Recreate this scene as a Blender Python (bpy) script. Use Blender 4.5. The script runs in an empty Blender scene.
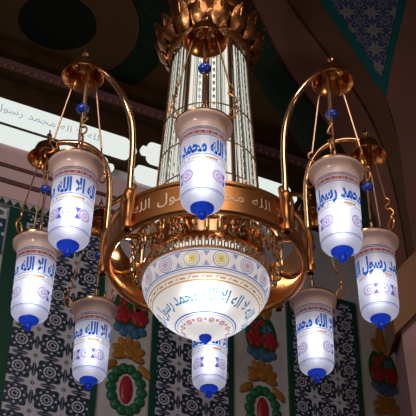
import bpy, bmesh, math, random
from mathutils import Vector, Matrix
random.seed(7)
PI = math.pi
S = bpy.context.scene
COL = S.collection
H = 4.617                      # height of the lantern tips above the floor of the hall

# ------------------------------------------------------------------ camera, world, light, exposure
cam_d = bpy.data.cameras.new('camera')
cam = bpy.data.objects.new('camera', cam_d); COL.objects.link(cam)
cam_d.sensor_width = 36; cam_d.lens = 36 * 1062.1 / 416; cam_d.clip_end = 100
cam.location = (0.0045, -5.1741, H - 3.0174)
cam.rotation_euler = (Matrix.Rotation(PI / 2 + 0.6376, 4, 'X') @ Matrix.Rotation(0.0146, 4, 'Z')).to_euler()
S.camera = cam
w = bpy.data.worlds.new('hall_dimness'); S.world = w; w.use_nodes = True
w.node_tree.nodes['Background'].inputs[0].default_value = (0.80, 0.52, 0.38, 1)
w.node_tree.nodes['Background'].inputs[1].default_value = 0.055
S.view_settings.view_transform = 'Standard'; S.view_settings.look = 'None'
S.view_settings.exposure = 0; S.view_settings.gamma = 1; S.view_settings.use_curve_mapping = False
S.cycles.sample_clamp_indirect = 3; S.cycles.transparent_max_bounces = 24; S.cycles.max_bounces = 10

def area(name, loc, target, size, power, color):
    d = bpy.data.lights.new(name, 'AREA'); d.shape = 'DISK'; d.size = size; d.energy = power; d.color = color
    o = bpy.data.objects.new(name, d); COL.objects.link(o); o.location = loc
    o.rotation_euler = (Vector(target) - Vector(loc)).to_track_quat('-Z', 'Y').to_euler()
    return o
# added fill lights out of view, to brighten the copper and the walls
area('hall_fill', (-3.0, -5.0, H + 0.9), (-0.4, 2.6, H + 1.3), 1.0, 130, (1.0, 0.90, 0.86))
area('hall_fill', (3.6, -3.2, H - 0.6), (0.2, 1.0, H + 0.8), 0.8, 22, (1.0, 0.76, 0.62))
area('overhead_fill', (0.3, -6.0, H + 5.2), (0, 0, H + 0.4), 4.5, 330, (1.0, 0.86, 0.74))
LANTERN_W, BOWL_W, COLUMN_E, PANEL_E = 0.80, 3.7, 0.85, 0.85

# ------------------------------------------------------------------ materials
def _mat(name):
    m = bpy.data.materials.new(name); m.use_nodes = True
    nt = m.node_tree; nt.nodes.clear()
    out = nt.nodes.new('ShaderNodeOutputMaterial')
    return m, nt, out
def principled(name, color, rough=0.5, metal=0.0, noise=0.0, scale=8.0, dark=0.5, bump=0.0, spec=0.3):
    m, nt, out = _mat(name)
    b = nt.nodes.new('ShaderNodeBsdfPrincipled')
    b.inputs['Base Color'].default_value = (*color, 1); b.inputs['Roughness'].default_value = rough
    b.inputs['Metallic'].default_value = metal; b.inputs['Specular IOR Level'].default_value = spec
    if noise or bump:
        tc = nt.nodes.new('ShaderNodeTexCoord'); n = nt.nodes.new('ShaderNodeTexNoise')
        n.inputs['Scale'].default_value = scale; n.inputs['Detail'].default_value = 5
        nt.links.new(tc.outputs['Object'], n.inputs['Vector'])
        if noise:
            r = nt.nodes.new('ShaderNodeValToRGB')
            r.color_ramp.elements[0].position = 0.5 - 0.3 * noise; r.color_ramp.elements[1].position = 0.5 + 0.3 * noise
            r.color_ramp.elements[0].color = (*[c * dark for c in color], 1); r.color_ramp.elements[1].color = (*color, 1)
            nt.links.new(n.outputs['Fac'], r.inputs[0]); nt.links.new(r.outputs[0], b.inputs['Base Color'])
        if bump:
            u = nt.nodes.new('ShaderNodeBump'); u.inputs['Strength'].default_value = bump; u.inputs['Distance'].default_value = 0.01
            nt.links.new(n.outputs['Fac'], u.inputs['Height']); nt.links.new(u.outputs[0], b.inputs['Normal'])
    nt.links.new(b.outputs[0], out.inputs[0]); return m
def emitter(name, color, strength):
    m, nt, out = _mat(name); e = nt.nodes.new('ShaderNodeEmission')
    e.inputs[0].default_value = (*color, 1); e.inputs[1].default_value = strength
    nt.links.new(e.outputs[0], out.inputs[0]); return m
def mix(nt, f, a, b):
    x = nt.nodes.new('ShaderNodeMixShader'); x.inputs[0].default_value = f
    nt.links.new(a, x.inputs[1]); nt.links.new(b, x.inputs[2]); return x.outputs[0]
def shade_glass(name, color, fwd=0.42, rough=1.0, diff=0.2, ior=1.4):
    """frosted lamp glass: light from the lamp inside comes through, partly scattered forward"""
    m, nt, out = _mat(name)
    t = nt.nodes.new('ShaderNodeBsdfTranslucent'); t.inputs[0].default_value = (*color, 1)
    r = nt.nodes.new('ShaderNodeBsdfRefraction'); r.inputs['Color'].default_value = (*color, 1)
    r.inputs['Roughness'].default_value = rough; r.inputs['IOR'].default_value = ior
    d = nt.nodes.new('ShaderNodeBsdfDiffuse'); d.inputs[0].default_value = (*color, 1)
    g = nt.nodes.new('ShaderNodeBsdfGlossy'); g.inputs['Roughness'].default_value = 0.2
    s = mix(nt, fwd, t.outputs[0], r.outputs[0]); s = mix(nt, diff, s, d.outputs[0]); s = mix(nt, 0.04, s, g.outputs[0])
    nt.links.new(s, out.inputs[0]); return m
def paint(name, tint, diff=0.15):
    """glass enamel: tints what shines through it"""
    m, nt, out = _mat(name)
    t = nt.nodes.new('ShaderNodeBsdfTransparent'); t.inputs[0].default_value = (*tint, 1)
    d = nt.nodes.new('ShaderNodeBsdfDiffuse'); d.inputs[0].default_value = (*[min(1, c * 1.1) for c in tint], 1)
    nt.links.new(mix(nt, diff, t.outputs[0], d.outputs[0]), out.inputs[0]); return m
def clear_glass(name, color=(1, 1, 1), rough=0.03):
    m, nt, out = _mat(name); g = nt.nodes.new('ShaderNodeBsdfGlass')
    g.inputs['Color'].default_value = (*color, 1); g.inputs['Roughness'].default_value = rough; g.inputs['IOR'].default_value = 1.45
    nt.links.new(g.outputs[0], out.inputs[0]); return m

class X:
    """tiny node-expression helper for the painted patterns"""
    nt = None
    def __init__(s, o): s.o = o
    @staticmethod
    def op(kind, *a, **k):
        n = X.nt.nodes.new('ShaderNodeMath'); n.operation = kind
        for i, v in enumerate(a):
            if isinstance(v, X): X.nt.links.new(v.o, n.inputs[i])
            else: n.inputs[i].default_value = v
        return X(n.outputs[0])
    def __add__(s, b): return X.op('ADD', s, b)
    def __sub__(s, b): return X.op('SUBTRACT', s, b)
    def __mul__(s, b): return X.op('MULTIPLY', s, b)
    def __truediv__(s, b): return X.op('DIVIDE', s, b)
    def __lt__(s, b): return X.op('LESS_THAN', s, b)
    def __gt__(s, b): return X.op('GREATER_THAN', s, b)
    def fract(s): return X.op('FRACT', s)
    def abs(s): return X.op('ABSOLUTE', s)
    def cos(s): return X.op('COSINE', s)
    def sin(s): return X.op('SINE', s)
def hyp(a, b): return X.op('SQRT', a * a + b * b)
def over(col, mask, c):
    n = X.nt.nodes.new('ShaderNodeMix'); n.data_type = 'RGBA'
    X.nt.links.new(mask.o, n.inputs[0])
    if isinstance(col, tuple): n.inputs[6].default_value = (*col, 1)
    else: X.nt.links.new(col, n.inputs[6])
    n.inputs[7].default_value = (*c, 1); return n.outputs[2]
def tile_material(name, cw, ch, ground, ink, leaf, rough=0.35, ox=0.5, oz=0.5):
    m, nt, out = _mat(name); X.nt = nt
    b = nt.nodes.new('ShaderNodeBsdfPrincipled'); b.inputs['Roughness'].default_value = rough
    tc = nt.nodes.new('ShaderNodeTexCoord'); sp = nt.nodes.new('ShaderNodeSeparateXYZ')
    nt.links.new(tc.outputs['Object'], sp.inputs[0])
    x = (X(sp.outputs[0]) / cw + ox).fract() - 0.5; z = (X(sp.outputs[2]) / ch + oz).fract() - 0.5
    ax, az = x.abs(), z.abs()
    r = hyp(x, z); a = X.op('ARCTAN2', z, x); c8 = (a * 8).cos(); c4 = (a * 4).cos()
    col = ground
    col = over(col, r < (c8 * 0.03 - c4 * 0.03 + 0.43), ink)
    col = over(col, X.op('MULTIPLY', (r - 0.295).abs() < 0.035, c8 > 0.45), ground)
    col = over(col, X.op('MULTIPLY', (r - 0.36).abs() < 0.03, c8 < -0.7), leaf)
    col = over(col, r < 0.205, ground)
    col = over(col, r < (c8 * 0.012 + 0.15), ink)
    col = over(col, (r - 0.085).abs() < 0.016, ground)
    e1 = hyp((az - 0.5) / 0.075, x / 0.26); e2 = hyp((ax - 0.5) / 0.075, z / 0.26)
    col = over(col, e1 < 1.0, ink); col = over(col, e2 < 1.0, ink)
    cr = hyp(ax - 0.5, az - 0.5)
    col = over(col, cr < 0.075, leaf)
    col = over(col, X.op('MAXIMUM', ax, az) > 0.492, tuple(c * 0.75 for c in ground))
    nt.links.new(col, b.inputs['Base Color']); nt.links.new(b.outputs[0], out.inputs[0]); return m

M = dict(
    copper=principled('red_copper', (0.66, 0.29, 0.10), 0.38, 1.0, noise=1.6, scale=9, dark=0.62, bump=0.15),
    copper_in=principled('polished_copper', (0.74, 0.34, 0.11), 0.22, 1.0, bump=0.2),
    brass=principled('polished_brass', (0.74, 0.44, 0.24), 0.2, 1.0),
    gold=principled('pale_gold', (0.95, 0.70, 0.38), 0.22, 1.0),
    bronze=principled('dark_bronze', (0.42, 0.25, 0.15), 0.3, 1.0),
    crown=principled('crown_gilding', (0.66, 0.29, 0.11), 0.33, 1.0, bump=0.5, noise=1, scale=30, dark=0.4),
    glass=shade_glass('frosted_white_glass', (0.86, 0.87, 1.0)),
    bowlglass=shade_glass('frosted_bowl_glass', (0.95, 0.95, 0.96), 0.45, 0.8, 0.2),
    neck=shade_glass('dimmed_tan_glass', (0.94, 0.77, 0.70), 0.3, 0.6, 0.4),  # tan tone stands in for the weaker light on neck and lip
    cobalt=shade_glass('cobalt_glass', (0.02, 0.10, 0.88), 0.3, 0.5, 0.45),
    blue=paint('blue_enamel', (0.025, 0.20, 0.68)), teal=paint('teal_blue_enamel', (0.03, 0.30, 0.58)), rosepale=paint('pale_rose_enamel', (0.86, 0.66, 0.76)),
    lilac=paint('lilac_enamel', (0.46, 0.50, 0.86)), pink=paint('pink_enamel', (0.85, 0.42, 0.50)),
    red=paint('red_enamel', (0.62, 0.10, 0.12)), ochre=paint('gold_enamel', (0.72, 0.42, 0.10)),
    yellow=paint('yellow_enamel', (0.88, 0.82, 0.30)), violet=paint('violet_enamel', (0.22, 0.16, 0.60)),
    crystal=clear_glass('crystal', (0.97, 0.98, 0.97), 0.05), bead=principled('blue_bead_glass', (0.01, 0.05, 0.42), 0.12, spec=0.8),
    core=emitter('lit_column_tube', (1.0, 0.97, 0.86), COLUMN_E), panel=emitter('lit_panel', (0.92, 0.98, 0.93), PANEL_E),
    panel_ink=paint('panel_ink', (0.45, 0.52, 0.68), 0.3),
    tile=tile_material('rosette_tile', 0.26, 0.24, (0.45, 0.44, 0.53), (0.010, 0.018, 0.05), (0.03, 0.13, 0.06), 0.35, 0.5, 0.62),
    frieze=tile_material('frieze_tile', 0.34, 0.42, (0.50, 0.55, 0.60), (0.015, 0.04, 0.10), (0.02, 0.16, 0.14)),
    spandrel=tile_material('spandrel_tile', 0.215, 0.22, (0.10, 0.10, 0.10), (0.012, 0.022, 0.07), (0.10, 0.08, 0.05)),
    green=principled('dark_green_glaze', (0.006, 0.05, 0.034), 0.4), teal_glaze=principled('teal_glaze', (0.0, 0.05, 0.047), 0.4),
    white_glaze=principled('greyish_white_glaze', (0.46, 0.44, 0.46), 0.4, noise=1, scale=5, dark=0.85),
    orange=principled('orange_glaze', (0.36, 0.15, 0.025), 0.4, noise=1, scale=25), redg=principled('red_glaze', (0.36, 0.02, 0.03), 0.35, noise=1, scale=25),
    blueg=principled('blue_glaze', (0.05, 0.14, 0.27), 0.4, noise=1, scale=25), greeng=principled('green_glaze', (0.015, 0.13, 0.06), 0.4, noise=1, scale=25),
    leafg=principled('leaf_green_glaze', (0.01, 0.07, 0.03), 0.4),
    pinkwall=principled('pink_marble', (0.34, 0.20, 0.20), 0.5, noise=1, scale=3, dark=0.8),
    mould=principled('rose_moulding', (0.66, 0.46, 0.49), 0.5), mould_d=principled('maroon_moulding', (0.13, 0.06, 0.07), 0.5),
    brownwall=principled('brown_stone', (0.065, 0.032, 0.020), 0.7, noise=1, scale=2.5, dark=0.7, spec=0.04),
    rosewall=principled('rose_brown_stone', (0.10, 0.045, 0.037), 0.7, noise=1, scale=2.5, dark=0.8, spec=0.04),
    darkwood=principled('dark_wood', (0.05, 0.028, 0.014), 0.6, noise=1, scale=6, dark=0.5, spec=0.04),
    ceilbrown=principled('brown_ceiling_paint', (0.075, 0.04, 0.018), 0.7, noise=1, scale=2, dark=0.7, spec=0.04),
    ceilblack=principled('black_green_ornament', (0.012, 0.016, 0.012), 0.7, noise=2, scale=18, dark=0.2, spec=0.04),
    ceilgreen=principled('dark_green_ornament', (0.014, 0.028, 0.018), 0.7, noise=2, scale=14, dark=0.3, spec=0.04),
    inlay=principled('cream_inlay', (0.80, 0.60, 0.40), 0.5, 0.3),
    goldtrim=principled('old_gold_trim', (0.20, 0.10, 0.05), 0.6, 0.3),
)

# ------------------------------------------------------------------ mesh helpers
class MB:
    def __init__(s): s.v, s.f, s.m = [], [], []
    def add(s, vs, fs, mi=0):
        b = len(s.v); s.v += [tuple(v) for v in vs]
        for f in fs: s.f.append([i + b for i in f]); s.m.append(mi)
        return s
    def box(s, c, d, mi=0):
        x, y, z = c; a, b, e = d[0] / 2, d[1] / 2, d[2] / 2
        vs = [(x + i * a, y + j * b, z + k * e) for i in (-1, 1) for j in (-1, 1) for k in (-1, 1)]
        return s.add(vs, [(0, 1, 3, 2), (4, 6, 7, 5), (0, 4, 5, 1), (2, 3, 7, 6), (0, 2, 6, 4), (1, 5, 7, 3)], mi)
    def lathe(s, prof, n=48, c=(0, 0, 0), mi=0, close=False):
        vs, fs = [], []
        k = len(prof)
        for i in range(n):
            a = 2 * PI * i / n
            for r, z in prof: vs.append((c[0] + r * math.sin(a), c[1] - r * math.cos(a), c[2] + z))
        for i in range(n):
            j = (i + 1) % n
            for q in range(k if close else k - 1):
                q2 = (q + 1) % k
                fs.append((i * k + q, j * k + q, j * k + q2, i * k + q2))
        return s.add(vs, fs, mi)
    def tube(s, path, r, n=8, mi=0, closed=False):
        P = [Vector(p) for p in path]; k = len(P)
        rr = r if isinstance(r, (list, tuple)) else [r] * k
        T = []
        for i in range(k):
            a = P[(i - 1) % k] if closed or i > 0 else P[i]; b = P[(i + 1) % k] if closed or i < k - 1 else P[i]
            T.append((b - a).normalized())
        up = Vector((0, 0, 1)) if abs(T[0].z) < 0.9 else Vector((1, 0, 0))
        N = (up - T[0] * up.dot(T[0])).normalized()
        vs, fs = [], []
        for i in range(k):
            N = (N - T[i] * N.dot(T[i])).normalized(); B = T[i].cross(N)
            for j in range(n):
                a = 2 * PI * j / n; vs.append(P[i] + (N * math.cos(a) + B * math.sin(a)) * rr[i])
        for i in range(k if closed else k - 1):
            i2 = (i + 1) % k
            for j in range(n):
                j2 = (j + 1) % n; fs.append((i * n + j, i * n + j2, i2 * n + j2, i2 * n + j))
        if not closed: fs += [tuple(range(n))[::-1], tuple((k - 1) * n + j for j in range(n))]
        return s.add(vs, fs, mi)
    def ball(s, c, r, n=14, mi=0, sz=1.0):
        return s.lathe([(max(1e-4, r * math.sin(PI * i / 9)), -r * sz * math.cos(PI * i / 9)) for i in range(10)], n, c, mi)
    def prism(s, poly, y0, y1, mi=0):
        """outline in x,z pushed from y0 to y1"""
        n = len(poly)
        vs = [(x, y0, z) for x, z in poly] + [(x, y1, z) for x, z in poly]
        fs = [tuple(range(n)), tuple(range(2 * n - 1, n - 1, -1))] + [(i, i + n, (i + 1) % n + n, (i + 1) % n) for i in range(n)]
        return s.add(vs, fs, mi)
    def dome(s, c, rx, rz, d, n=20, mi=0, rot=0.0):
        """a low relief boss on a wall facing -y"""
        vs, fs = [], []
        R = [(1, 0), (0.9, 0.45), (0.65, 0.8), (0.3, 0.97)]
        for q, h in R:
            for i in range(n):
                a = 2 * PI * i / n; u, v = rx * q * math.cos(a), rz * q * math.sin(a)
                vs.append((c[0] + u * math.cos(rot) - v * math.sin(rot), c[1] - d * h, c[2] + u * math.sin(rot) + v * math.cos(rot)))
        for k in range(3):
            for i in range(n): fs.append((k * n + i, k * n + (i + 1) % n, (k + 1) * n + (i + 1) % n, (k + 1) * n + i))
        fs.append(tuple(3 * n + i for i in range(n)))
        return s.add(vs, fs, mi)
    def build(s, name, mats, parent=None, smooth=True, loc=None, rz=0.0):
        me = bpy.data.meshes.new(name); me.from_pydata(s.v, [], s.f)
        for m in (mats if isinstance(mats, (list, tuple)) else [mats]): me.materials.append(m)
        me.polygons.foreach_set('material_index', s.m)
        me.update()
        bm = bmesh.new(); bm.from_mesh(me); bmesh.ops.recalc_face_normals(bm, faces=bm.faces[:]); bm.to_mesh(me); bm.free()
        if smooth:
            me.polygons.foreach_set('use_smooth', [True] * len(me.polygons)); me.set_sharp_from_angle(angle=math.radians(38))
        o = bpy.data.objects.new(name, me); COL.objects.link(o)
        if parent is not None: o.parent = parent
        if loc is not None: o.location = loc
        o.rotation_euler.z = rz
        return o
def tag(o, label=None, cat=None, group=None, kind=None):
    for k, v in (('label', label), ('category', cat), ('group', group), ('kind', kind)):
        if v: o[k] = v
    return o
def empty(name, loc, label, cat, group=None, rz=0.0):
    o = bpy.data.objects.new(name, None); COL.objects.link(o); o.location = loc; o.rotation_euler.z = rz
    o.empty_display_size = 0.1
    return tag(o, label, cat, group)
def spline(pts, n=6):
    out = []; P = [Vector(p) for p in pts]
    for i in range(len(P) - 1):
        a = P[max(i - 1, 0)]; b = P[i]; c = P[i + 1]; d = P[min(i + 2, len(P) - 1)]
        for k in range(n):
            t = k / n
            out.append(0.5 * ((2 * b) + (c - a) * t + (2 * a - 5 * b + 4 * c - d) * t * t + (3 * b - a - 3 * c + d) * t ** 3))
    out.append(P[-1]); return out

# ------------------------------------------------------------------ lettering
ALEF, LAMALEF, LAMI, LAMM, HEHF = '\uFE8D', '\uFEFB', '\uFEDF', '\uFEE0', '\uFEEA'
W_LA, W_ILAH, W_ILLA, W_ALLAH = LAMALEF, HEHF + LAMI + ALEF, LAMALEF + ALEF, HEHF + LAMM + LAMI + ALEF
W_MUHAMMAD, W_RASUL = '\uFEAA\uFEE4\uFEA4\uFEE3', '\uFEDD\uFEEE\uFEB3\uFEAD'
PHRASE = [W_ALLAH, W_RASUL, W_MUHAMMAD, W_ALLAH, W_ILLA, W_ILAH, W_LA]      # as it stands from left to right
_tc = {}
def word(s, fat=0.022, step=0.13):
    k = (s, fat, step)
    if k in _tc: return _tc[k]
    c = bpy.data.curves.new('lettering', 'FONT'); c.body = s; c.size = 1; c.offset = fat; c.resolution_u = 3
    o = bpy.data.objects.new('lettering', c); COL.objects.link(o)
    dg = bpy.context.evaluated_depsgraph_get(); dg.update()
    me = bpy.data.meshes.new_from_object(o.evaluated_get(dg))
    bpy.data.objects.remove(o); bpy.data.curves.remove(c)
    bm = bmesh.new(); bm.from_mesh(me); bpy.data.meshes.remove(me)
    xs = [v.co.x for v in bm.verts]; x0, x1 = min(xs), max(xs)
    for axis, lo, hi in ((0, x0, x1), (1, -0.5, 0.8)):
        q = lo + step
        while q < hi:
            co = (q, 0, 0) if axis == 0 else (0, q, 0); no = (1, 0, 0) if axis == 0 else (0, 1, 0)
            bmesh.ops.bisect_plane(bm, geom=bm.verts[:] + bm.edges[:] + bm.faces[:], plane_co=co, plane_no=no, dist=1e-5); q += step
    bm.verts.index_update()
    r = ([(v.co.x - x0, v.co.y) for v in bm.verts], [[v.index for v in f.verts] for f in bm.faces], x1 - x0); bm.free()
    _tc[k] = r; return r
class Prof:
    """outline of a turned shell with positions and outward normals by length along it"""
    def __init__(s, pts):
        s.p = [(v[0], v[1]) for v in pts]; s.L = [0]
        for a, b in zip(s.p, s.p[1:]): s.L.append(s.L[-1] + math.hypot(b[0] - a[0], b[1] - a[1]))
        s.N = []
        for i in range(len(s.p)):
            a = s.p[max(i - 1, 0)]; b = s.p[min(i + 1, len(s.p) - 1)]
            l = math.hypot(b[0] - a[0], b[1] - a[1]) or 1; s.N.append(((b[1] - a[1]) / l, -(b[0] - a[0]) / l))
    def t_of_z(s, z):
        for i in range(len(s.p) - 1):
            a, b = s.p[i][1], s.p[i + 1][1]
            if a <= z <= b and b > a: return s.L[i] + (z - a) / (b - a) * (s.L[i + 1] - s.L[i])
        return s.L[-1]
    def at(s, t):
        t = min(max(t, 0), s.L[-1] - 1e-6)
        i = 0
        while s.L[i + 1] < t: i += 1
        k = (t - s.L[i]) / max(1e-9, s.L[i + 1] - s.L[i])
        f = lambda A: [A[i][q] * (1 - k) + A[i + 1][q] * k for q in (0, 1)]
        return (*f(s.p), *f(s.N))
    def pt(s, phi, t, e=0.0015):
        r, z, nr, nz = s.at(t); r += nr * e; z += nz * e
        return (r * math.sin(phi), -r * math.cos(phi), z)
    def wrap(s, mb, verts, faces, phi0, t0, mi, rref=None, e=0.0015):
        rr = rref or s.at(t0)[0]
        mb.add([s.pt(phi0 + x / rr, t0 + y, e) for x, y in verts], faces, mi)
    def band(s, mb, t0, t1, mi, n=72, e=0.001, phi0=0.0, phi1=2 * PI):
        vs = []; fs = []; k = max(2, int((t1 - t0) / 0.012) + 1)
        for i in range(n + 1):
            for q in range(k): vs.append(s.pt(phi0 + (phi1 - phi0) * i / n, t0 + (t1 - t0) * q / (k - 1), e))
        for i in range(n):
            for q in range(k - 1): fs.append((i * k + q, (i + 1) * k + q, (i + 1) * k + q + 1, i * k + q + 1))
        mb.add(vs, fs, mi)
def ringshape(cx, cy, r0, r1, n=24):
    vs = []; fs = []
    for i in range(n):
        a = 2 * PI * i / n; vs += [(cx + r0 * math.cos(a), cy + r0 * math.sin(a)), (cx + r1 * math.cos(a), cy + r1 * math.sin(a))]
    for i in range(n):
        j = (i + 1) % n; fs.append((2 * i, 2 * i + 1, 2 * j + 1, 2 * j))
    return vs, fs
def lettering(mb, prof, words, phi_centre_idx, phi_at, t0, ys, mi, gap=0.28, total=2 * PI, rref=None, fat=0.022):
    """words round a shell; the middle of word number phi_centre_idx (may be fractional) stands at angle phi_at"""
    W = [word(s, fat) for s in words]
    tot = sum(q[2] for q in W) + gap * len(W); k = total / tot
    st = []; x = 0
    for q in W: st.append(x); x += q[2] + gap
    i = int(phi_centre_idx); fr = phi_centre_idx - i
    xc = st[i] + W[i][2] * fr
    for q, x0 in zip(W, st):
        vs = []
        for a, b in q[0]: vs.append(prof.pt(phi_at + (x0 + a - xc) * k, t0 + b * ys, 0.0022))
        mb.add(vs, q[1], mi)

# ================================================================== THE HALL
A = math.radians(64); UX, UY = math.sin(A), math.cos(A); WR = PI / 2 - A; WY = 3.0
def on_wall(s, z=0.0, d=0.0):                  # s metres along the far wall, d metres out towards the room
    return (UX * s + UY * d, WY + UY * s - UX * d, z + H)
def wall_obj(mb, name, mats, s, z, d=0.0, parent=None, smooth=True):
    if parent is None: return mb.build(name, mats, None, smooth, on_wall(s, z, d), WR)
    return mb.build(name, mats, parent, smooth, (s, -d, z))
def structure(o, label, cat):
    return tag(o, label, cat, kind='structure')

mb = MB(); mb.box((0.6, 0.15, 1.4), (9.0, 0.3, 6.2))
structure(wall_obj(mb, 'wall_back', M['white_glaze'], 0, 0), 'greyish white glazed wall receding to the right behind the lanterns', 'wall')
mb = MB(); mb.box((0.6, -0.03, 0.75), (9.0, 0.06, 1.3))
structure(wall_obj(mb, 'wall_frieze', M['darkwood'], 0, 3.06), 'dark brown wooden frieze wall carrying the lit panels', 'wall')
# rose mouldings under the frieze
k = 0
for z0, z1, d, m in ((2.46, 2.60, 0.05, 'mould'), (2.60, 2.64, 0.07, 'mould_d'), (2.64, 2.76, 0.06, 'mould'), (2.76, 2.79, 0.08, 'mould_d'), (2.79, 3.0, 0.07, 'mould')):
    mb = MB(); mb.box((-1.35, -d / 2, (z0 + z1) / 2), (3.8, d, z1 - z0))
    k += 1
    structure(wall_obj(mb, 'trim_%d' % k, M[m], 0, 0), 'horizontal %s moulding strip on the wall below the lit panels' % ('rose pink' if m == 'mould' else 'thin maroon'), 'moulding')
mb = MB(); mb.box((-1.35, -0.02, 2.425), (3.8, 0.04, 0.07), 0)
n = 53
for i in range(n):
    s0 = -3.2 + i * 0.07; mb.add([(s0, -0.043, 2.392), (s0 + 0.07, -0.043, 2.392), (s0 + 0.035, -0.043, 2.455)], [(0, 1, 2)], 1)
structure(wall_obj(mb, 'trim_6', [M['white_glaze'], M['green']], 0, 0, smooth=False), 'green and white zigzag border strip above the tiles', 'moulding')
# cornice with a row of small beads
mb = MB(); mb.box((0.6, -0.07, 3.78), (9.0, 0.14, 0.06)); mb.box((0.6, -0.1, 4.02), (9.0, 0.2, 0.10)); mb.box((0.6, -0.05, 3.9), (9.0, 0.10, 0.2), 1)
for i in range(60): mb.dome((-2.6 + i * 0.075, -0.10, 3.885), 0.022, 0.022, 0.02, 8, 2)
structure(wall_obj(mb, 'trim_7', [M['darkwood'], M['mould_d'], M['goldtrim']], 0, 0), 'dark cornice with a row of small dull gold beads under the ceiling', 'cornice')
# ceiling with its painted rosette
mb = MB(); mb.box((0, 0, 0.05), (9, 9, 0.1))
structure(mb.build('ceiling', M['ceilbrown'], None, False, (0.5, 0.5, H + 4.15)), 'dark brown ceiling above the chandelier', 'ceiling')
cr = empty('ceiling_rosette', (-1.40, 1.66, H + 4.15), 'dark round painted rosette on the ceiling at upper left', 'ornament')
for nm, r0, r1, m in (('centre', 0.001, 0.36, 'ceilblack'), ('ring', 0.36, 0.75, 'ceilbrown'), ('border', 0.75, 1.05, 'ceilgreen')):
    mb = MB(); mb.lathe([(r0, 0), (r0, -0.02 if nm == 'ring' else -0.008), (r1, -0.02 if nm == 'ring' else -0.008), (r1, 0)], 64); mb.build(nm, M[m], cr)

# lit calligraphy panels
def cartouche(w, h):
    pts = []
    def end(cx, sg):
        e = []
        for (ox, oz, rr, a0, a1) in ((-0.06, -h * 0.26, h * 0.24, -90, 20), (0.0, 0, h * 0.27, -50, 50), (-0.06, h * 0.26, h * 0.24, -20, 90)):
            for j in range(7):
                a = math.radians(a0 + (a1 - a0) * j / 6); e.append((cx + sg * (ox + rr * math.cos(a)), oz + rr * math.sin(a)))
        return e
    return end(w / 2 - h * 0.25, 1) + end(-w / 2 + h * 0.25, -1)[::-1]
panels = [(-1.70, 3.37, 1.80, 0.25, 'upper lit white panel with blue lettering at the far left'), (0.10, 3.42, 1.70, 0.25, 'upper lit white panel showing on both sides of the crystal column'),
          (-1.86, 3.095, 1.70, 0.19, 'lower lit white panel behind the upper left lantern'), (-0.05, 3.13, 1.60, 0.19, 'lower lit white panel just left of the crystal column')]
for s, z, w_, h_, lab in panels:
    t = empty('lit_panel', on_wall(s, z, 0.06), lab, 'sign', 'lit scalloped panels along the frieze', WR)
    mb = MB(); mb.prism(cartouche(w_, h_), -0.03, 0.0); 
    if s < -1.0 and h_ > 0.2:
        x = -w_ / 2 + 0.22
        for q in (W_ALLAH, W_RASUL, W_MUHAMMAD, W_ILAH, W_LA, W_ALLAH, W_ILLA) * 2:
            vs, fs, ln = word(q, 0.0)
            if x + ln * 0.12 > w_ / 2 - 0.35: break
            mb.add([(x + a * 0.12, -0.033, -0.025 + b * 0.11) for a, b in vs], fs, 1); x += ln * 0.12 + 0.05
    mb.build('light_face', [M['panel'], M['panel_ink']], t, False)

# tile panels in green frames
tp = [(-1.38, 0.70, -0.4, 2.37, 'navy rosette tile panel behind the lower left lanterns'), (-0.125, 0.68, -0.4, 2.37, 'navy rosette tile panel behind the lowest middle lantern'), (1.215, 0.68, -0.2, 2.36, 'navy rosette tile panel behind the lower right lantern')]
for s, wd, z0, z1, lab in tp:
    t = empty('tilework', on_wall(s, 0, 0), lab, 'tilework', 'rosette tile panels on the far wall', WR)
    mb = MB(); mb.box((0, -0.01, (z0 + z1) / 2), (wd, 0.02, z1 - z0)); o = mb.build('tiles', M['tile'], t, False)
    mb = MB(); e = 0.05
    e1 = 0.16 if s < -1 else e; mb.box((-wd / 2 - e1 / 2, -0.015, (z0 + z1) / 2), (e1, 0.03, z1 - z0 + 0.1)); mb.box((wd / 2 + e / 2, -0.015, (z0 + z1) / 2), (e, 0.03, z1 - z0 + 0.1))
    mb.box((0, -0.015, z1 + e / 2), (wd, 0.03, e))
    mb.build('frame', M['green'], t, False)
t = empty('tilework', on_wall(-2.36, 0, 0), 'blue and white tile band under the zigzag border at far left', 'tilework', None, WR)
mb = MB(); mb.box((0, -0.01, 2.16), (0.9, 0.02, 0.42)); mb.build('tiles', M['frieze'], t, False)
mb = MB(); mb.box((0, -0.015, 1.925), (0.9, 0.03, 0.05)); mb.build('frame', M['green'], t, False)

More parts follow.
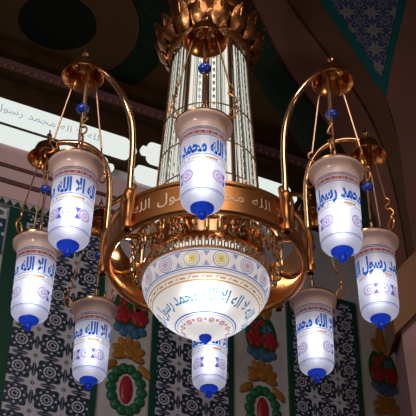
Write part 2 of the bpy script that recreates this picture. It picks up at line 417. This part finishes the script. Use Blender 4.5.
# painted flower panels
def flower_panel(s, top, lab):
    t = empty('flower_panel', on_wall(s, 0, 0), lab, 'flower panel', 'painted flower panels between the tiles', WR)
    mb = MB(); mb.box((0, -0.005, 0.98), (0.38, 0.01, 2.7)); mb.build('ground', M['white_glaze'], t, False)
    z = top                                    # tip of the topmost leaf
    mb = MB()
    for x, dz, rx, rz_, rot in ((0, -0.13, 0.055, 0.14, 0), (-0.06, -0.22, 0.05, 0.09, 0.4), (0.06, -0.22, 0.05, 0.09, -0.4)): mb.dome((x, -0.01, z + dz), rx, rz_, 0.02, 14, 0, rot)
    mb.build('bud', M['orange'], t)
    mb = MB(); mb.dome((0, -0.01, z - 0.47), 0.165, 0.24, 0.012, 24); mb.build('leaves', M['leafg'], t)
    for x, dz, r in ((-0.07, -0.38, 0.04), (0.06, -0.40, 0.045), (0.0, -0.34, 0.03)):
        mb = MB()
        for q in range(5): mb.dome((x + r * 0.7 * math.cos(q * 1.257), -0.02, z + dz + r * 0.7 * math.sin(q * 1.257)), r * 0.55, r * 0.55, 0.012, 8)
        mb.build('small_flower', M['blueg'] if r > 0.04 else M['redg'], t)
    for x in (-0.075, 0.075):
        mb = MB(); mb.dome((x, -0.02, z - 0.52), 0.072, 0.085, 0.025, 16)
        for q in range(6): mb.dome((x + 0.055 * math.cos(q * 1.047), -0.028, z - 0.52 + 0.06 * math.sin(q * 1.047)), 0.034, 0.036, 0.015, 8)
        mb.build('red_flower', M['redg'], t)
    mb = MB()
    for x, dz, r in ((-0.11, -0.65, 0.045), (-0.055, -0.68, 0.05), (0.0, -0.65, 0.05), (0.055, -0.68, 0.05), (0.11, -0.65, 0.045), (0, -0.71, 0.04)): mb.dome((x, -0.015, z + dz), r, r, 0.02, 10)
    mb.build('blue_flower', M['blueg'], t)
    mb = MB()
    for q in range(7):
        a = -0.4 + q * 0.6267 - PI / 2 + 0.4 - 1.88
        mb.dome((0.085 * math.cos(a + PI), -0.015, z - 0.88 + 0.085 * math.sin(a + PI) * 1.1), 0.075, 0.042, 0.02, 12, 0, a)
    for x, rot in ((-0.16, 0.7), (0.16, -0.7)): mb.dome((x, -0.012, z - 1.02), 0.085, 0.04, 0.018, 12, 0, rot)
    mb.dome((0, -0.03, z - 0.88), 0.05, 0.05, 0.012, 12); mb.build('orange_leaf_flower', M['orange'], t)
    mb = MB()
    for q in range(14):
        a = q * 2 * PI / 14; mb.dome((0.135 * math.cos(a), -0.015, z - 1.21 + 0.19 * math.sin(a)), 0.05, 0.05, 0.025, 10)
    mb.build('wreath', M['greeng'], t)
    mb = MB(); mb.dome((0, -0.01, z - 1.21), 0.06, 0.13, 0.025, 16); mb.build('wreath_centre', M['redg'], t)
    return t
flower_panel(-0.72, 2.15, 'flower panel with red blooms and green wreath left of the bowl')
flower_panel(0.555, 2.25, 'flower panel with red blooms right of the lowest middle lantern')
flower_panel(1.87, 2.22, 'flower panel with red blooms below the right lantern')
mb = MB(); mb.box((2.18, -0.015, 1.0), (0.06, 0.03, 2.7))
structure(wall_obj(mb, 'trim_8', M['green'], 0, 0, smooth=False), 'dark green upright border at the far right of the tiled wall', 'border')

# arches at the right, in front of the far wall (outlines in metres: x, height above the lantern tips)
CX, CZ = cam.location.x, cam.location.z - H
def face_xz(px, py, Y):                        # where a sight line meets the upright plane y = Y
    X_, Y_ = px - 208, py - 208; c, s = math.cos(0.0146), math.sin(0.0146)
    X_, Y_ = c * X_ + s * Y_, -s * X_ + c * Y_
    v = (X_ / 1062.1, math.cos(0.6376) + Y_ / 1062.1 * math.sin(0.6376), math.sin(0.6376) - Y_ / 1062.1 * math.cos(0.6376))
    t = (Y + 5.1741) / v[1]; return (CX + v[0] * t, CZ + v[2] * t)
YA = 1.2
c1 = [(205, -60), (258, 50), (298, 110), (332, 160), (355, 205), (372, 250), (383, 292)]
c2 = [(228, -60), (280, 50), (318, 105), (350, 155), (372, 200), (387, 250), (396, 292)]
c3 = [(250, -60), (292, 4), (320, 42), (345, 75), (368, 110), (385, 150), (398, 200), (407, 250), (412, 292)]
c4 = [(285, -60), (322, 4), (352, 47), (372, 78), (386, 99), (398, 140), (406, 200), (414, 250), (418, 292)]
def band_poly(a, b):
    f = lambda c: [tuple(p) for p in spline([(*face_xz(x, y, YA), 0) for x, y in c], 4)]
    A_, B_ = f(a), f(b)
    return [(p[0], p[1]) for p in A_] + [(p[0], p[1]) for p in B_[::-1]]
for i, (a, b, m, y0, lab) in enumerate(((c1, c2, 'ceilgreen', 0.10, 'dark green patterned inner band of the big arch'), (c2, c3, 'rosewall', 0.05, 'wide rose brown middle band of the big arch'), (c3, c4, 'brownwall', 0.0, 'dark brown outer band of the big arch'))):
    mb = MB(); mb.prism(band_poly(a, b), y0, 0.35)
    structure(mb.build('trim_%d' % (9 + i), M[m], None, False, (0, YA, H)), lab, 'arch')
V = [(312, -14), (322, 4), (352, 47), (372, 78), (386, 99), (392, 62), (406, 4), (410, -14)]
P4 = [face_xz(x, y, YA) for x, y in V]
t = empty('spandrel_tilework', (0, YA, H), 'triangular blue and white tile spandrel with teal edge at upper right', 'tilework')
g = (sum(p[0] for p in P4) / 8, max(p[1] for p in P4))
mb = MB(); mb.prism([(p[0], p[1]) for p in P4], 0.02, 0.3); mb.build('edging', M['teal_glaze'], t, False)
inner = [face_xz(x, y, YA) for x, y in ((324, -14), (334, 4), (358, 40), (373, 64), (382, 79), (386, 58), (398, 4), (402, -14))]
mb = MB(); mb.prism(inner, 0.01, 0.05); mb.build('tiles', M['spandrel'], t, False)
mb = MB(); mb.prism([face_xz(x, y, YA) for x, y in ((386, 99), (392, 62), (406, 4), (410, -14), (470, -40), (470, 292), (418, 292), (414, 250), (406, 200), (398, 140))], 0.0, 0.35)
structure(mb.build('wall_right', M['rosewall'], None, False, (0, YA, H)), 'plain rose brown wall between the arches at far right', 'wall')
mb = MB(); mb.prism([face_xz(x, y, YA) for x, y in ((388, 285), (394, 338), (418, 314), (470, 270), (470, 200), (400, 270))], -0.06, 0.3)
structure(mb.build('trim_12', M['goldtrim'], None, False, (0, YA, H)), 'brown gilded slanting corbel at the right edge', 'corbel')
mb = MB(); mb.prism([face_xz(x, y, YA) for x, y in ((400, 322), (411, 402), (416, 440), (470, 440), (470, 200), (400, 285))], 0.0, 0.3)
structure(mb.build('trim_13', M['pinkwall'], None, False, (0, YA, H)), 'pink marble pilaster at the right edge under the corbel', 'pilaster')

# ================================================================== THE CHANDELIER
LANT = [  # x, y of the lantern axis, word in front, its angle, pattern turn, label
    (-0.024, -1.028, 2.98, 8, 0, 'white glass lantern hanging nearest, in front of the crystal column'),
    (-0.709, -0.691, 3.8, -6, 90, 'white glass lantern hanging at upper left, a neck shaded tan above its blue lettering'),
    (-1.005, 0.063, 3.75, -4, 0, 'white glass lantern hanging at the far left edge'),
    (-0.724, 0.793, 3.45, 0, 78, 'white glass lantern hanging low at left, in front of the flower panel'),
    (0.028, 0.879, 3.1, 0, 90, 'white glass lantern hanging lowest, directly under the big bowl'),
    (0.687, 0.649, 3.6, 20, -8, 'white glass lantern hanging low at right, in front of the tile panel'),
    (0.985, -0.010, 1.55, -12, 100, 'white glass lantern hanging at the far right edge, half behind its neighbour'),
    (0.696, -0.673, 2.05, 2, 0, 'white glass lantern hanging at upper right, before the brown arch')]
ch = empty('chandelier', (0, 0, H), 'big copper ring chandelier with lit crystal column and painted glass bowl', 'chandelier')

# --- ring
RZ0, RZ1, RO, RI = 0.365, 0.575, 0.585, 0.562
mb = MB()
mb.lathe([(RI, RZ0), (RO - 0.005, RZ0 - 0.004), (RO + 0.012, RZ0 + 0.004), (RO + 0.012, RZ0 + 0.022), (RO, RZ0 + 0.03), (RO, RZ1 - 0.03), (RO + 0.012, RZ1 - 0.022), (RO + 0.012, RZ1 - 0.004), (RO, RZ1), (RI - 0.005, RZ1 + 0.006)], 96, close=True)
rp = Prof([(RO, RZ0 + 0.03), (RO, RZ1 - 0.03)])
lettering(mb, rp, PHRASE * 3, 8.45, math.radians(-18), 0.05, 0.095, 1, total=2 * PI, gap=0.5, fat=0.0)
ring = mb.build('ring', [M['copper'], M['inlay']], ch)
mb = MB(); mb.lathe([(RI, RZ0 - 0.002), (RI - 0.006, RZ0 + 0.004), (RI - 0.012, RZ0 + 0.05), (RI - 0.035, RZ1 + 0.02), (RI - 0.032, RZ1 + 0.024), (RI - 0.006, RZ0 + 0.05)], 96, close=True)
mb.build('ring_lining', M['copper_in'], ring)
for k in range(6):  # unseen point lights added to brighten the ring lining and crystal drops
    a = math.radians(15 + 60 * k); d = bpy.data.lights.new('ring_fill', 'POINT'); d.energy = 0.6; d.shadow_soft_size = 0.02; d.color = (1.0, 0.85, 0.65)
    o = bpy.data.objects.new('ring_fill', d); COL.objects.link(o); o.location = (0.49 * math.sin(a), -0.49 * math.cos(a), 0.54); o.parent = ch
# --- radial spokes with crystal bobeches
for k in range(8):
    a = math.radians(22.5 + 45 * k); sx, sy = math.sin(a), -math.cos(a)
    mb = MB(); P = [(0.30, 0.47), (0.38, 0.50), (0.47, 0.47), (0.55, 0.46)]
    mb.tube(spline([(r * sx, r * sy, z) for r, z in P], 4), 0.018, 8)
    sp_ = mb.build('spoke', M['brass'], ch)
    mb = MB(); mb.lathe([(0.03, 0.0), (0.045, 0.03), (0.02, 0.05)], 12, (0.43 * sx, 0.43 * sy, 0.40)); mb.ball((0.43 * sx, 0.43 * sy, 0.375), 0.022); mb.build('crystal_ball', M['crystal'], sp_)

# --- column
CP = [(0.315, 0.60), (0.31, 0.80), (0.297, 1.1), (0.28, 1.4), (0.262, 1.75), (0.25, 2.08)]
def col_r(z):
    for (a, b), (c, d) in zip(CP, CP[1:]):
        if b <= z <= d: return a + (c - a) * (z - b) / (d - b)
    return CP[0][0] if z < 0.6 else CP[-1][0]
mb = MB(); mb.lathe([(0.001, 0.6)] + [(r * 0.70, z) for r, z in CP] + [(0.001, 2.08)], 48); mb.build('lit_tube', M['core'], ch)
for k in range(6):
    a0 = math.radians(30 + 60 * k); mb = MB()
    for q in range(7):
        a = a0 + math.radians(6.5 + 47.0 * (q + 0.5) / 7)
        vs = []; fs = []; big = (q % 3 != 1)
        zz = [0.58, 0.8, 1.1, 1.4, 1.75, 2.08] if big else [0.58 + i * 0.03 for i in range(51)]
        for i, z in enumerate(zz):
            R = col_r(z) - 0.016; hw = (0.017 if big else 0.011) * (R / 0.3) * (1 if big or i % 2 else 0.55)
            for (u, v) in ((-1, 0), (-0.45, 0.8), (0.45, 0.8), (1, 0), (0, -0.7)):
                rr = R + v * hw * 0.9; an = a + u * hw / R
                vs.append((rr * math.sin(an), -rr * math.cos(an), z))
        for i in range(len(zz) - 1):
            for j in range(5): fs.append((i * 5 + j, i * 5 + (j + 1) % 5, i * 5 + 5 + (j + 1) % 5, i * 5 + 5 + j))
        fs += [(4, 3, 2, 1, 0), tuple(len(zz) * 5 - 5 + j for j in range(5))]
        mb.add(vs, fs)
    mb.build('crystal_panel', M['crystal'], ch, False)
    mb = MB(); mb.tube([(col_r(z) * math.sin(a0), -col_r(z) * math.cos(a0), z) for z in (0.55, 0.8, 1.1, 1.4, 1.75, 2.1)], 0.014, 8)
    mb.build('rib', M['bronze'], ch)
for z in (0.86, 1.12, 1.42):
    mb = MB(); mb.tube([((col_r(z) + 0.006) * math.sin(2 * PI * i / 48), -(col_r(z) + 0.006) * math.cos(2 * PI * i / 48), z) for i in range(48)], 0.0045, 6, closed=True)
    mb.build('hoop', M['bronze'], ch)
mb = MB(); mb.lathe([(0.30, 0.50), (0.335, 0.52), (0.345, 0.57), (0.32, 0.60), (0.30, 0.60)], 64); mb.build('column_foot', M['brass'], ch)
# crown with standing gilt leaves
mb = MB(); mb.lathe([(0.255, 2.05), (0.275, 2.06), (0.29, 2.10), (0.275, 2.13), (0.31, 2.17), (0.325, 2.22), (0.30, 2.26), (0.275, 2.30), (0.27, 2.36), (0.285, 2.38), (0.285, 2.42), (0.285, 2.46), (0.283, 2.60), (0.26, 2.72), (0.17, 2.84), (0.06, 2.9), (0.03, 2.95), (0.03, 4.16), (0.02, 4.16)], 64)
lettering(mb, Prof([(0.287, 2.47), (0.285, 2.60), (0.26, 2.72)]), PHRASE, 3, 0, 0.03, 0.11, 1, fat=0.0)
crown = mb.build('crown', [M['crown'], M['gold']], ch)
for k in range(16):
    a = 2 * PI * (k + 0.5) / 16; big = k % 2 == 0
    hgt = 0.235 if big else 0.185; vs = []; fs = []
    rows = [(0.00, 0.030, 0.290), (0.2, 0.055, 0.335), (0.45, 0.058, 0.350), (0.7, 0.048, 0.360), (0.88, 0.03, 0.372), (1.0, 0.004, 0.38)]
    for t_, hw, R in rows:
        for u in (-1, -0.4, 0.4, 1):
            rr = R + (0.012 if abs(u) < 1 else 0.0); an = a + u * hw / R
            vs.append((rr * math.sin(an), -rr * math.cos(an), 2.09 + hgt * t_))
    nv = len(vs)
    vs += [(x * 0.965, y * 0.965, z) for x, y, z in vs]
    for i in range(5):
        for j in range(3):
            fs.append((i * 4 + j, i * 4 + j + 1, i * 4 + 5 + j, i * 4 + 4 + j)); fs.append((nv + i * 4 + j, nv + i * 4 + 4 + j, nv + i * 4 + 5 + j, nv + i * 4 + j + 1))
        for j in (0, 3): fs.append((i * 4 + j, i * 4 + 4 + j, nv + i * 4 + 4 + j, nv + i * 4 + j))
    mb = MB().add(vs, fs); mb.tube([(0.30 * math.sin(a), -0.30 * math.cos(a), 2.1), (0.365 * math.sin(a), -0.365 * math.cos(a), 2.1 + hgt * 0.5), (0.38 * math.sin(a), -0.38 * math.cos(a), 2.1 + hgt * 0.97)], 0.007, 6)
    mb.build('leaf', M['crown'], crown)

# --- crystal drops between ring and bowl
for k in range(40):
    a = 2 * PI * k / 40; R = 0.43
    zt, zb = 0.50, 0.36
    mb = MB(); mb.lathe([(0.003, zb - 0.02), (0.017, zb), (0.014, zb + 0.06), (0.015, zt - 0.02), (0.003, zt)], 6, (R * math.sin(a), -R * math.cos(a), 0))
    mb.build('crystal_drop', M['crystal'], ch, False)
mb = MB(); mb.tube([(0.43 * math.sin(2 * PI * i / 64), -0.43 * math.cos(2 * PI * i / 64), 0.505) for i in range(64)], 0.012, 8, closed=True)
mb.build('drop_hoop', M['copper'], ch)

# --- bowl
BZ = 0.23
bpts = spline([(0.028, -0.305, 0), (0.06, -0.297, 0), (0.12, -0.272, 0), (0.20, -0.222, 0), (0.27, -0.160, 0), (0.325, -0.090, 0), (0.358, -0.03, 0), (0.368, 0.02, 0), (0.366, 0.045, 0)], 5)
bp = Prof(bpts); TL = bp.L[-1]
mb = MB(); mb.lathe([(v.x, v.y) for v in bpts], 96)
tz = bp.t_of_z
# enamel: borders, rosettes, gold scroll, lettering, inner ring
bp.band(mb, tz(0.029), tz(0.035), 1); bp.band(mb, tz(-0.0665), tz(-0.061), 1); bp.band(mb, tz(-0.075), tz(-0.072), 2)
tm = (tz(0.029) + tz(-0.061)) / 2
for i in range(14):
    ph = 2 * PI * (i + 0.5) / 14; yel = i in (13, 0)
    for r0, r1, mi in ((0.041, 0.0465, 2), (0.027, 0.034, 2 if not yel else 6), (0.0005, 0.022, 8 if not yel else 6), (0.0005, 0.006, 3)):
        bp.wrap(mb, *ringshape(0, 0, r0, r1), ph, tm, mi, 0.36, 0.0015 + (0.0008 if r1 < 0.01 else 0))
    for sg in (1, -1): bp.wrap(mb, [(0.062, sg * 0.043), (0.100, sg * 0.043), (0.081, sg * 0.010)], [(0, 1, 2)], ph, tm, 2, 0.36)
bp.band(mb, tz(-0.093), tz(-0.087), 5); bp.band(mb, tz(-0.124), tz(-0.118), 5)
for i in range(26):
    ph = 2 * PI * i / 26; t0 = (tz(-0.093) + tz(-0.118)) / 2
    bp.wrap(mb, [(-0.03, -0.008), (-0.022, -0.008), (-0.006, 0.008), (-0.014, 0.008)], [(0, 1, 2, 3)], ph, t0, 5, 0.33)
    bp.wrap(mb, [(0.0, -0.007), (0.036, -0.007), (0.036, 0.003), (0.0, 0.003)], [(0, 1, 2, 3)], ph, t0, 5, 0.33)
lettering(mb, bp, PHRASE + PHRASE, 3.2 + 0, math.radians(-2), tz(-0.203), 0.10, 4, gap=0.3, fat=0.02)
bp.band(mb, tz(-0.2455), tz(-0.2415), 1); bp.band(mb, tz(-0.252), tz(-0.250), 2)
for i in range(12):
    ph = 2 * PI * (i + 0.5) / 12; t0 = tz(-0.268)
    bp.wrap(mb, *ringshape(0, 0, 0.004, 0.016, 12), ph, t0, 3, 0.12); bp.wrap(mb, *ringshape(0.03, 0.004, 0.003, 0.008, 8), ph, t0, 7, 0.12)
for v in range(len(mb.v)): x, y, z = mb.v[v]; mb.v[v] = (x, y, z + BZ)
bowl = mb.build('bowl', [M['bowlglass'], M['lilac'], M['lilac'], M['pink'], M['teal'], M['ochre'], M['yellow'], M['violet'], M['rosepale']], ch)
bowl.data.materials[1] = M['blue']
mb = MB(); mb.lathe([(0.001, -0.352), (0.012, -0.348), (0.022, -0.335), (0.034, -0.322), (0.036, -0.308), (0.030, -0.300)], 20, (0, 0, BZ)); mb.build('bowl_finial', M['cobalt'], bowl)
mb = MB(); mb.lathe([(0.366, 0.043), (0.376, 0.045), (0.376, 0.056), (0.362, 0.058), (0.355, 0.05)], 96, (0, 0, BZ), close=True); mb.build('bowl_rim', M['gold'], bowl)
mb = MB()
for i in range(60):
    a = 2 * PI * i / 60; R = 0.352
    mb.lathe([(0.002, 0.056), (0.016, 0.066), (0.016, 0.106), (0.004, 0.118)], 6, (R * math.sin(a), -R * math.cos(a), BZ))
mb.build('crystal_collar', M['crystal'], bowl, False)
mb = MB(); mb.lathe([(0.345, 0.118), (0.372, 0.120), (0.372, 0.132), (0.33, 0.135), (0.315, 0.30), (0.30, 0.30)], 96, (0, 0, BZ)); mb.build('bowl_mount', M['brass'], bowl)

# --- arms: gooseneck, scroll bracket on the ring, bell cap at the tip
CAPZ = 1.235
for x, y, *_ in LANT:
    CAPZ = 1.235 if y > -0.9 else 1.19
    x += 0.02 * (1 if x > 0.5 else -1 if x < -0.5 else 0); R = math.hypot(x, y); sx, sy = x / R, y / R
    P = [(0.60, 0.40), (0.605, 0.70), (0.605, 0.95), (0.63, 1.13), (0.70, 1.27), (0.80, CAPZ + 0.11), (R - 0.10, CAPZ + 0.13), (R, CAPZ + 0.11)]
    mb = MB(); pts = spline([(r * sx, r * sy, z) for r, z in P], 6); mb.tube(pts, 0.0185, 10)
    arm = mb.build('arm', M['brass'], ch)
    mb = MB()                                  # bell
    mb.lathe([(0.012, 0.12), (0.05, 0.115), (0.075, 0.09), (0.088, 0.05), (0.100, 0.015), (0.118, 0.0), (0.122, -0.006), (0.116, -0.008), (0.094, 0.01), (0.08, 0.05), (0.066, 0.082), (0.03, 0.10), (0.01, 0.10)], 40, (x, y, CAPZ))
    mb.build('bell_cap', M['copper_in'], arm)
    mb = MB(); mb.lathe([(0.03, 0.11), (0.035, 0.125), (0.012, 0.14), (0.01, 0.17), (0.018, 0.18), (0.016, 0.195), (0.006, 0.205), (0.004, 0.235), (0.0005, 0.24)], 16, (x, y, CAPZ)); mb.build('knob', M['brass'], arm)
    mb = MB()                                  # scroll strap over the ring
    tx, ty = -sy, sx
    for sg in (-1, 1):
        Q = [(0.612, 0.0, 0.37), (0.612, 0.035, 0.45), (0.612, 0.05, 0.56), (0.60, 0.045, 0.63), (0.60, 0.012, 0.66)]
        mb.tube(spline([(r * sx + sg * u * tx, r * sy + sg * u * ty, z) for r, u, z in Q], 5), 0.011, 8)
    mb.lathe([(0.02, 0.35), (0.03, 0.36), (0.03, 0.40), (0.022, 0.42), (0.022, 0.56), (0.032, 0.58), (0.032, 0.61), (0.02, 0.63)], 14, (0.605 * sx, 0.605 * sy, 0))
    mb.build('bracket', M['copper'], arm)
d = bpy.data.lights.new('bowl_lamp', 'POINT'); d.energy = BOWL_W; d.shadow_soft_size = 0.05; d.color = (0.95, 0.98, 1.0)
o = bpy.data.objects.new('bowl_lamp', d); COL.objects.link(o); o.location = (0, 0, 0.21); o.parent = ch

# ================================================================== THE LANTERNS
lpts = spline([(0.050, 0.056, 0), (0.076, 0.062, 0), (0.099, 0.080, 0), (0.1085, 0.108, 0), (0.111, 0.16, 0), (0.1125, 0.25, 0), (0.115, 0.36, 0), (0.118, 0.45, 0), (0.119, 0.482, 0)], 5)
LP = Prof(lpts); npts = [(0.119, 0.482), (0.1205, 0.505), (0.1225, 0.522), (0.129, 0.536), (0.142, 0.545), (0.150, 0.553), (0.151, 0.570)]
def lantern(x, y, idx, ang, turn, lab):
    t = empty('hanging_lantern', (x, y, H), lab, 'lantern', 'white glass lanterns of the chandelier')
    CAPZ = 1.235 if y > -0.9 else 1.19
    mb = MB(); mb.lathe([(v.x, v.y) for v in lpts], 56); z = LP.t_of_z
    B, LI, PK, RD, OC, YE = 1, 2, 3, 4, 5, 6
    LP.band(mb, z(0.474), z(0.479), B); LP.band(mb, z(0.461), z(0.470), OC); LP.band(mb, z(0.4505), z(0.4535), B)
    for i in range(44):
        ph = 2 * PI * i / 44; tt = z(0.443)
        LP.wrap(mb, [(-0.0085, -0.007), (0.0085, -0.007), (0.007, 0.007), (-0.007, 0.007)], [(0, 1, 2, 3)], ph, tt, (RD, PK, RD, OC)[i % 4])
    LP.band(mb, z(0.430), z(0.434), OC); LP.band(mb, z(0.421), z(0.425), B)
    lettering(mb, LP, PHRASE, idx, math.radians(ang), z(0.318), 0.120, B, fat=0.045)
    LP.band(mb, z(0.302), z(0.306), B)
    for i in range(8):
        ph = math.radians(turn + 22.5 + 45 * i)
        LP.wrap(mb, [(-0.036, -0.007), (0.036, -0.007), (0.033, 0.008), (-0.033, 0.008)], [(0, 1, 2, 3)], ph, z(0.283), YE if i % 2 else OC)
        for q in range(4): LP.wrap(mb, [(-0.003, -0.004), (0.004, -0.002), (0.002, 0.005)], [(0, 1, 2)], ph + (q - 1.5) * 0.14, z(0.2835), RD, e=0.0022)
    LP.band(mb, z(0.264), z(0.268), LI)
    tt = z(0.185)
    for h in (0, 180):
        for dd in (-43, 43):
            ph = math.radians(turn + h + dd)
            LP.wrap(mb, *ringshape(0, 0, 0.030, 0.036), ph, tt, LI); LP.wrap(mb, *ringshape(0, 0, 0.023, 0.027), ph, tt, PK)
            for q in range(6): LP.wrap(mb, *ringshape(0.012 * math.cos(q * 1.047), 0.012 * math.sin(q * 1.047), 0.0015, 0.0062, 8), ph, tt, PK if q % 2 else LI)
        for q in (-0.03, 0.0, 0.03): LP.wrap(mb, *ringshape(0, q, 0.0003, 0.0042, 8), math.radians(turn + h), tt, B if q else RD)
        for q in (-0.012, 0.012): LP.wrap(mb, *ringshape(q, -0.03, 0.0003, 0.003, 8), math.radians(turn + h), tt, LI)
        c = math.radians(turn + 90 + h)
        LP.wrap(mb, *ringshape(0, 0, 0.0275, 0.0305), c, tt, LI); LP.wrap(mb, *ringshape(0, 0, 0.022, 0.024), c, tt, LI)
        LP.wrap(mb, [(-0.011, 0.010), (0.011, 0.010), (0.011, 0.013), (-0.011, 0.013)], [(0, 1, 2, 3)], c, tt, LI); LP.wrap(mb, *ringshape(0, 0.0, 0.0003, 0.005, 8), c, tt, RD)
        for dd in (-25, 25):
            ph = c + math.radians(dd)
            for sg in (-1, 1): LP.wrap(mb, [(-0.017, sg * 0.034), (0.017, sg * 0.034), (0.008, sg * 0.018), (0.0, sg * -0.002), (-0.008, sg * 0.018)], [(0, 1, 2, 3, 4)], ph, tt, 7)
    LP.band(mb, z(0.096), z(0.100), B); LP.band(mb, z(0.089), z(0.091), LI)
    mb.build('glass_shade', [M['glass'], M['blue'], M['lilac'], M['pink'], M['red'], M['ochre'], M['yellow'], M['violet']], t)
    mb = MB(); mb.lathe(npts + [(0.145, 0.572), (0.136, 0.551), (0.119, 0.525), (0.115, 0.484)], 56); tag(mb.build('neck', M['neck'], t), 'flared frosted neck toned tan for weaker light')
    mb = MB(); mb.lathe([(0.143, 0.567), (0.151, 0.567), (0.153, 0.575), (0.147, 0.580), (0.141, 0.575)], 56, close=True); mb.build('rim', M['copper_in'], t)
    mb = MB(); mb.lathe([(0.052, 0.059), (0.059, 0.053), (0.058, 0.046), (0.049, 0.039), (0.028, 0.036), (0.0185, 0.029), (0.0205, 0.010), (0.021, -0.002), (0.012, -0.011), (0.0005, -0.014)], 28); tag(mb.build('finial', M['cobalt'], t), 'cobalt blue glass tip')
    # hanging gear: spider, centre rod with bead, three hook rods
    mb = MB(); mb.tube([(0, 0, 0.74), (0, 0, CAPZ + 0.10)], 0.0085, 8); mb.lathe([(0.050, 0.565), (0.045, 0.58), (0.022, 0.63), (0.011, 0.70), (0.013, 0.715), (0.009, 0.725)], 20)
    for q in range(3):
        a = 2 * PI * q / 3 + 0.5; mb.tube([(0.04 * math.sin(a), -0.04 * math.cos(a), 0.571), (0.145 * math.sin(a), -0.145 * math.cos(a), 0.571)], 0.005, 6)
    mb.build('centre_rod', M['bronze'], t)
    mb = MB(); mb.ball((0, 0, 0.985), 0.036, 18, 0, 0.85); mb.build('bead', M['bead'], t)
    base = math.atan2(x, -y)
    for q in range(3):
        a = 2 * PI * q / 3 + base + (0.0 if q else 0.0) + PI; sx, sy = math.sin(a), -math.cos(a)
        mb = MB()
        at = lambda r, z_, u=0.0: (r * sx - u * sy, r * sy + u * sx, z_)
        mb.tube([at(0.05, CAPZ + 0.09), at(0.062, CAPZ + 0.04), at(0.155, 0.79)], 0.0052, 6)
        rod = mb.build('hanger_rod', M['bronze'], t)
        mb = MB()
        mb.tube(spline([at(0.155, 0.80), at(0.166, 0.785, 0.012), at(0.172, 0.765, 0.012), at(0.163, 0.748, -0.004), at(0.155, 0.73, -0.014), at(0.165, 0.712, -0.01), at(0.178, 0.70, 0.0)], 4), 0.0055, 6)
        mb.tube(spline([at(0.178, 0.71), at(0.188, 0.69, 0.014), at(0.186, 0.668, 0.014), at(0.178, 0.655, 0.0), at(0.19, 0.64, -0.012), at(0.198, 0.622, -0.006)], 4), 0.0055, 6)
        mb.tube(spline([at(0.146, 0.577), at(0.170, 0.622), at(0.196, 0.625), at(0.202, 0.595), at(0.183, 0.560), at(0.158, 0.566)], 4), 0.0055, 6)
        mb.build('hook', M['copper'], rod)
    for lz in (0.18, 0.26, 0.34):              # the upright bulb inside
        d = bpy.data.lights.new('lantern_lamp', 'POINT'); d.energy = LANTERN_W / 3; d.shadow_soft_size = 0.03; d.color = (0.93, 0.96, 1.0)
        o = bpy.data.objects.new('lantern_lamp', d); COL.objects.link(o); o.location = (0, 0, lz); o.parent = t
    return t
for a in LANT: lantern(*a)
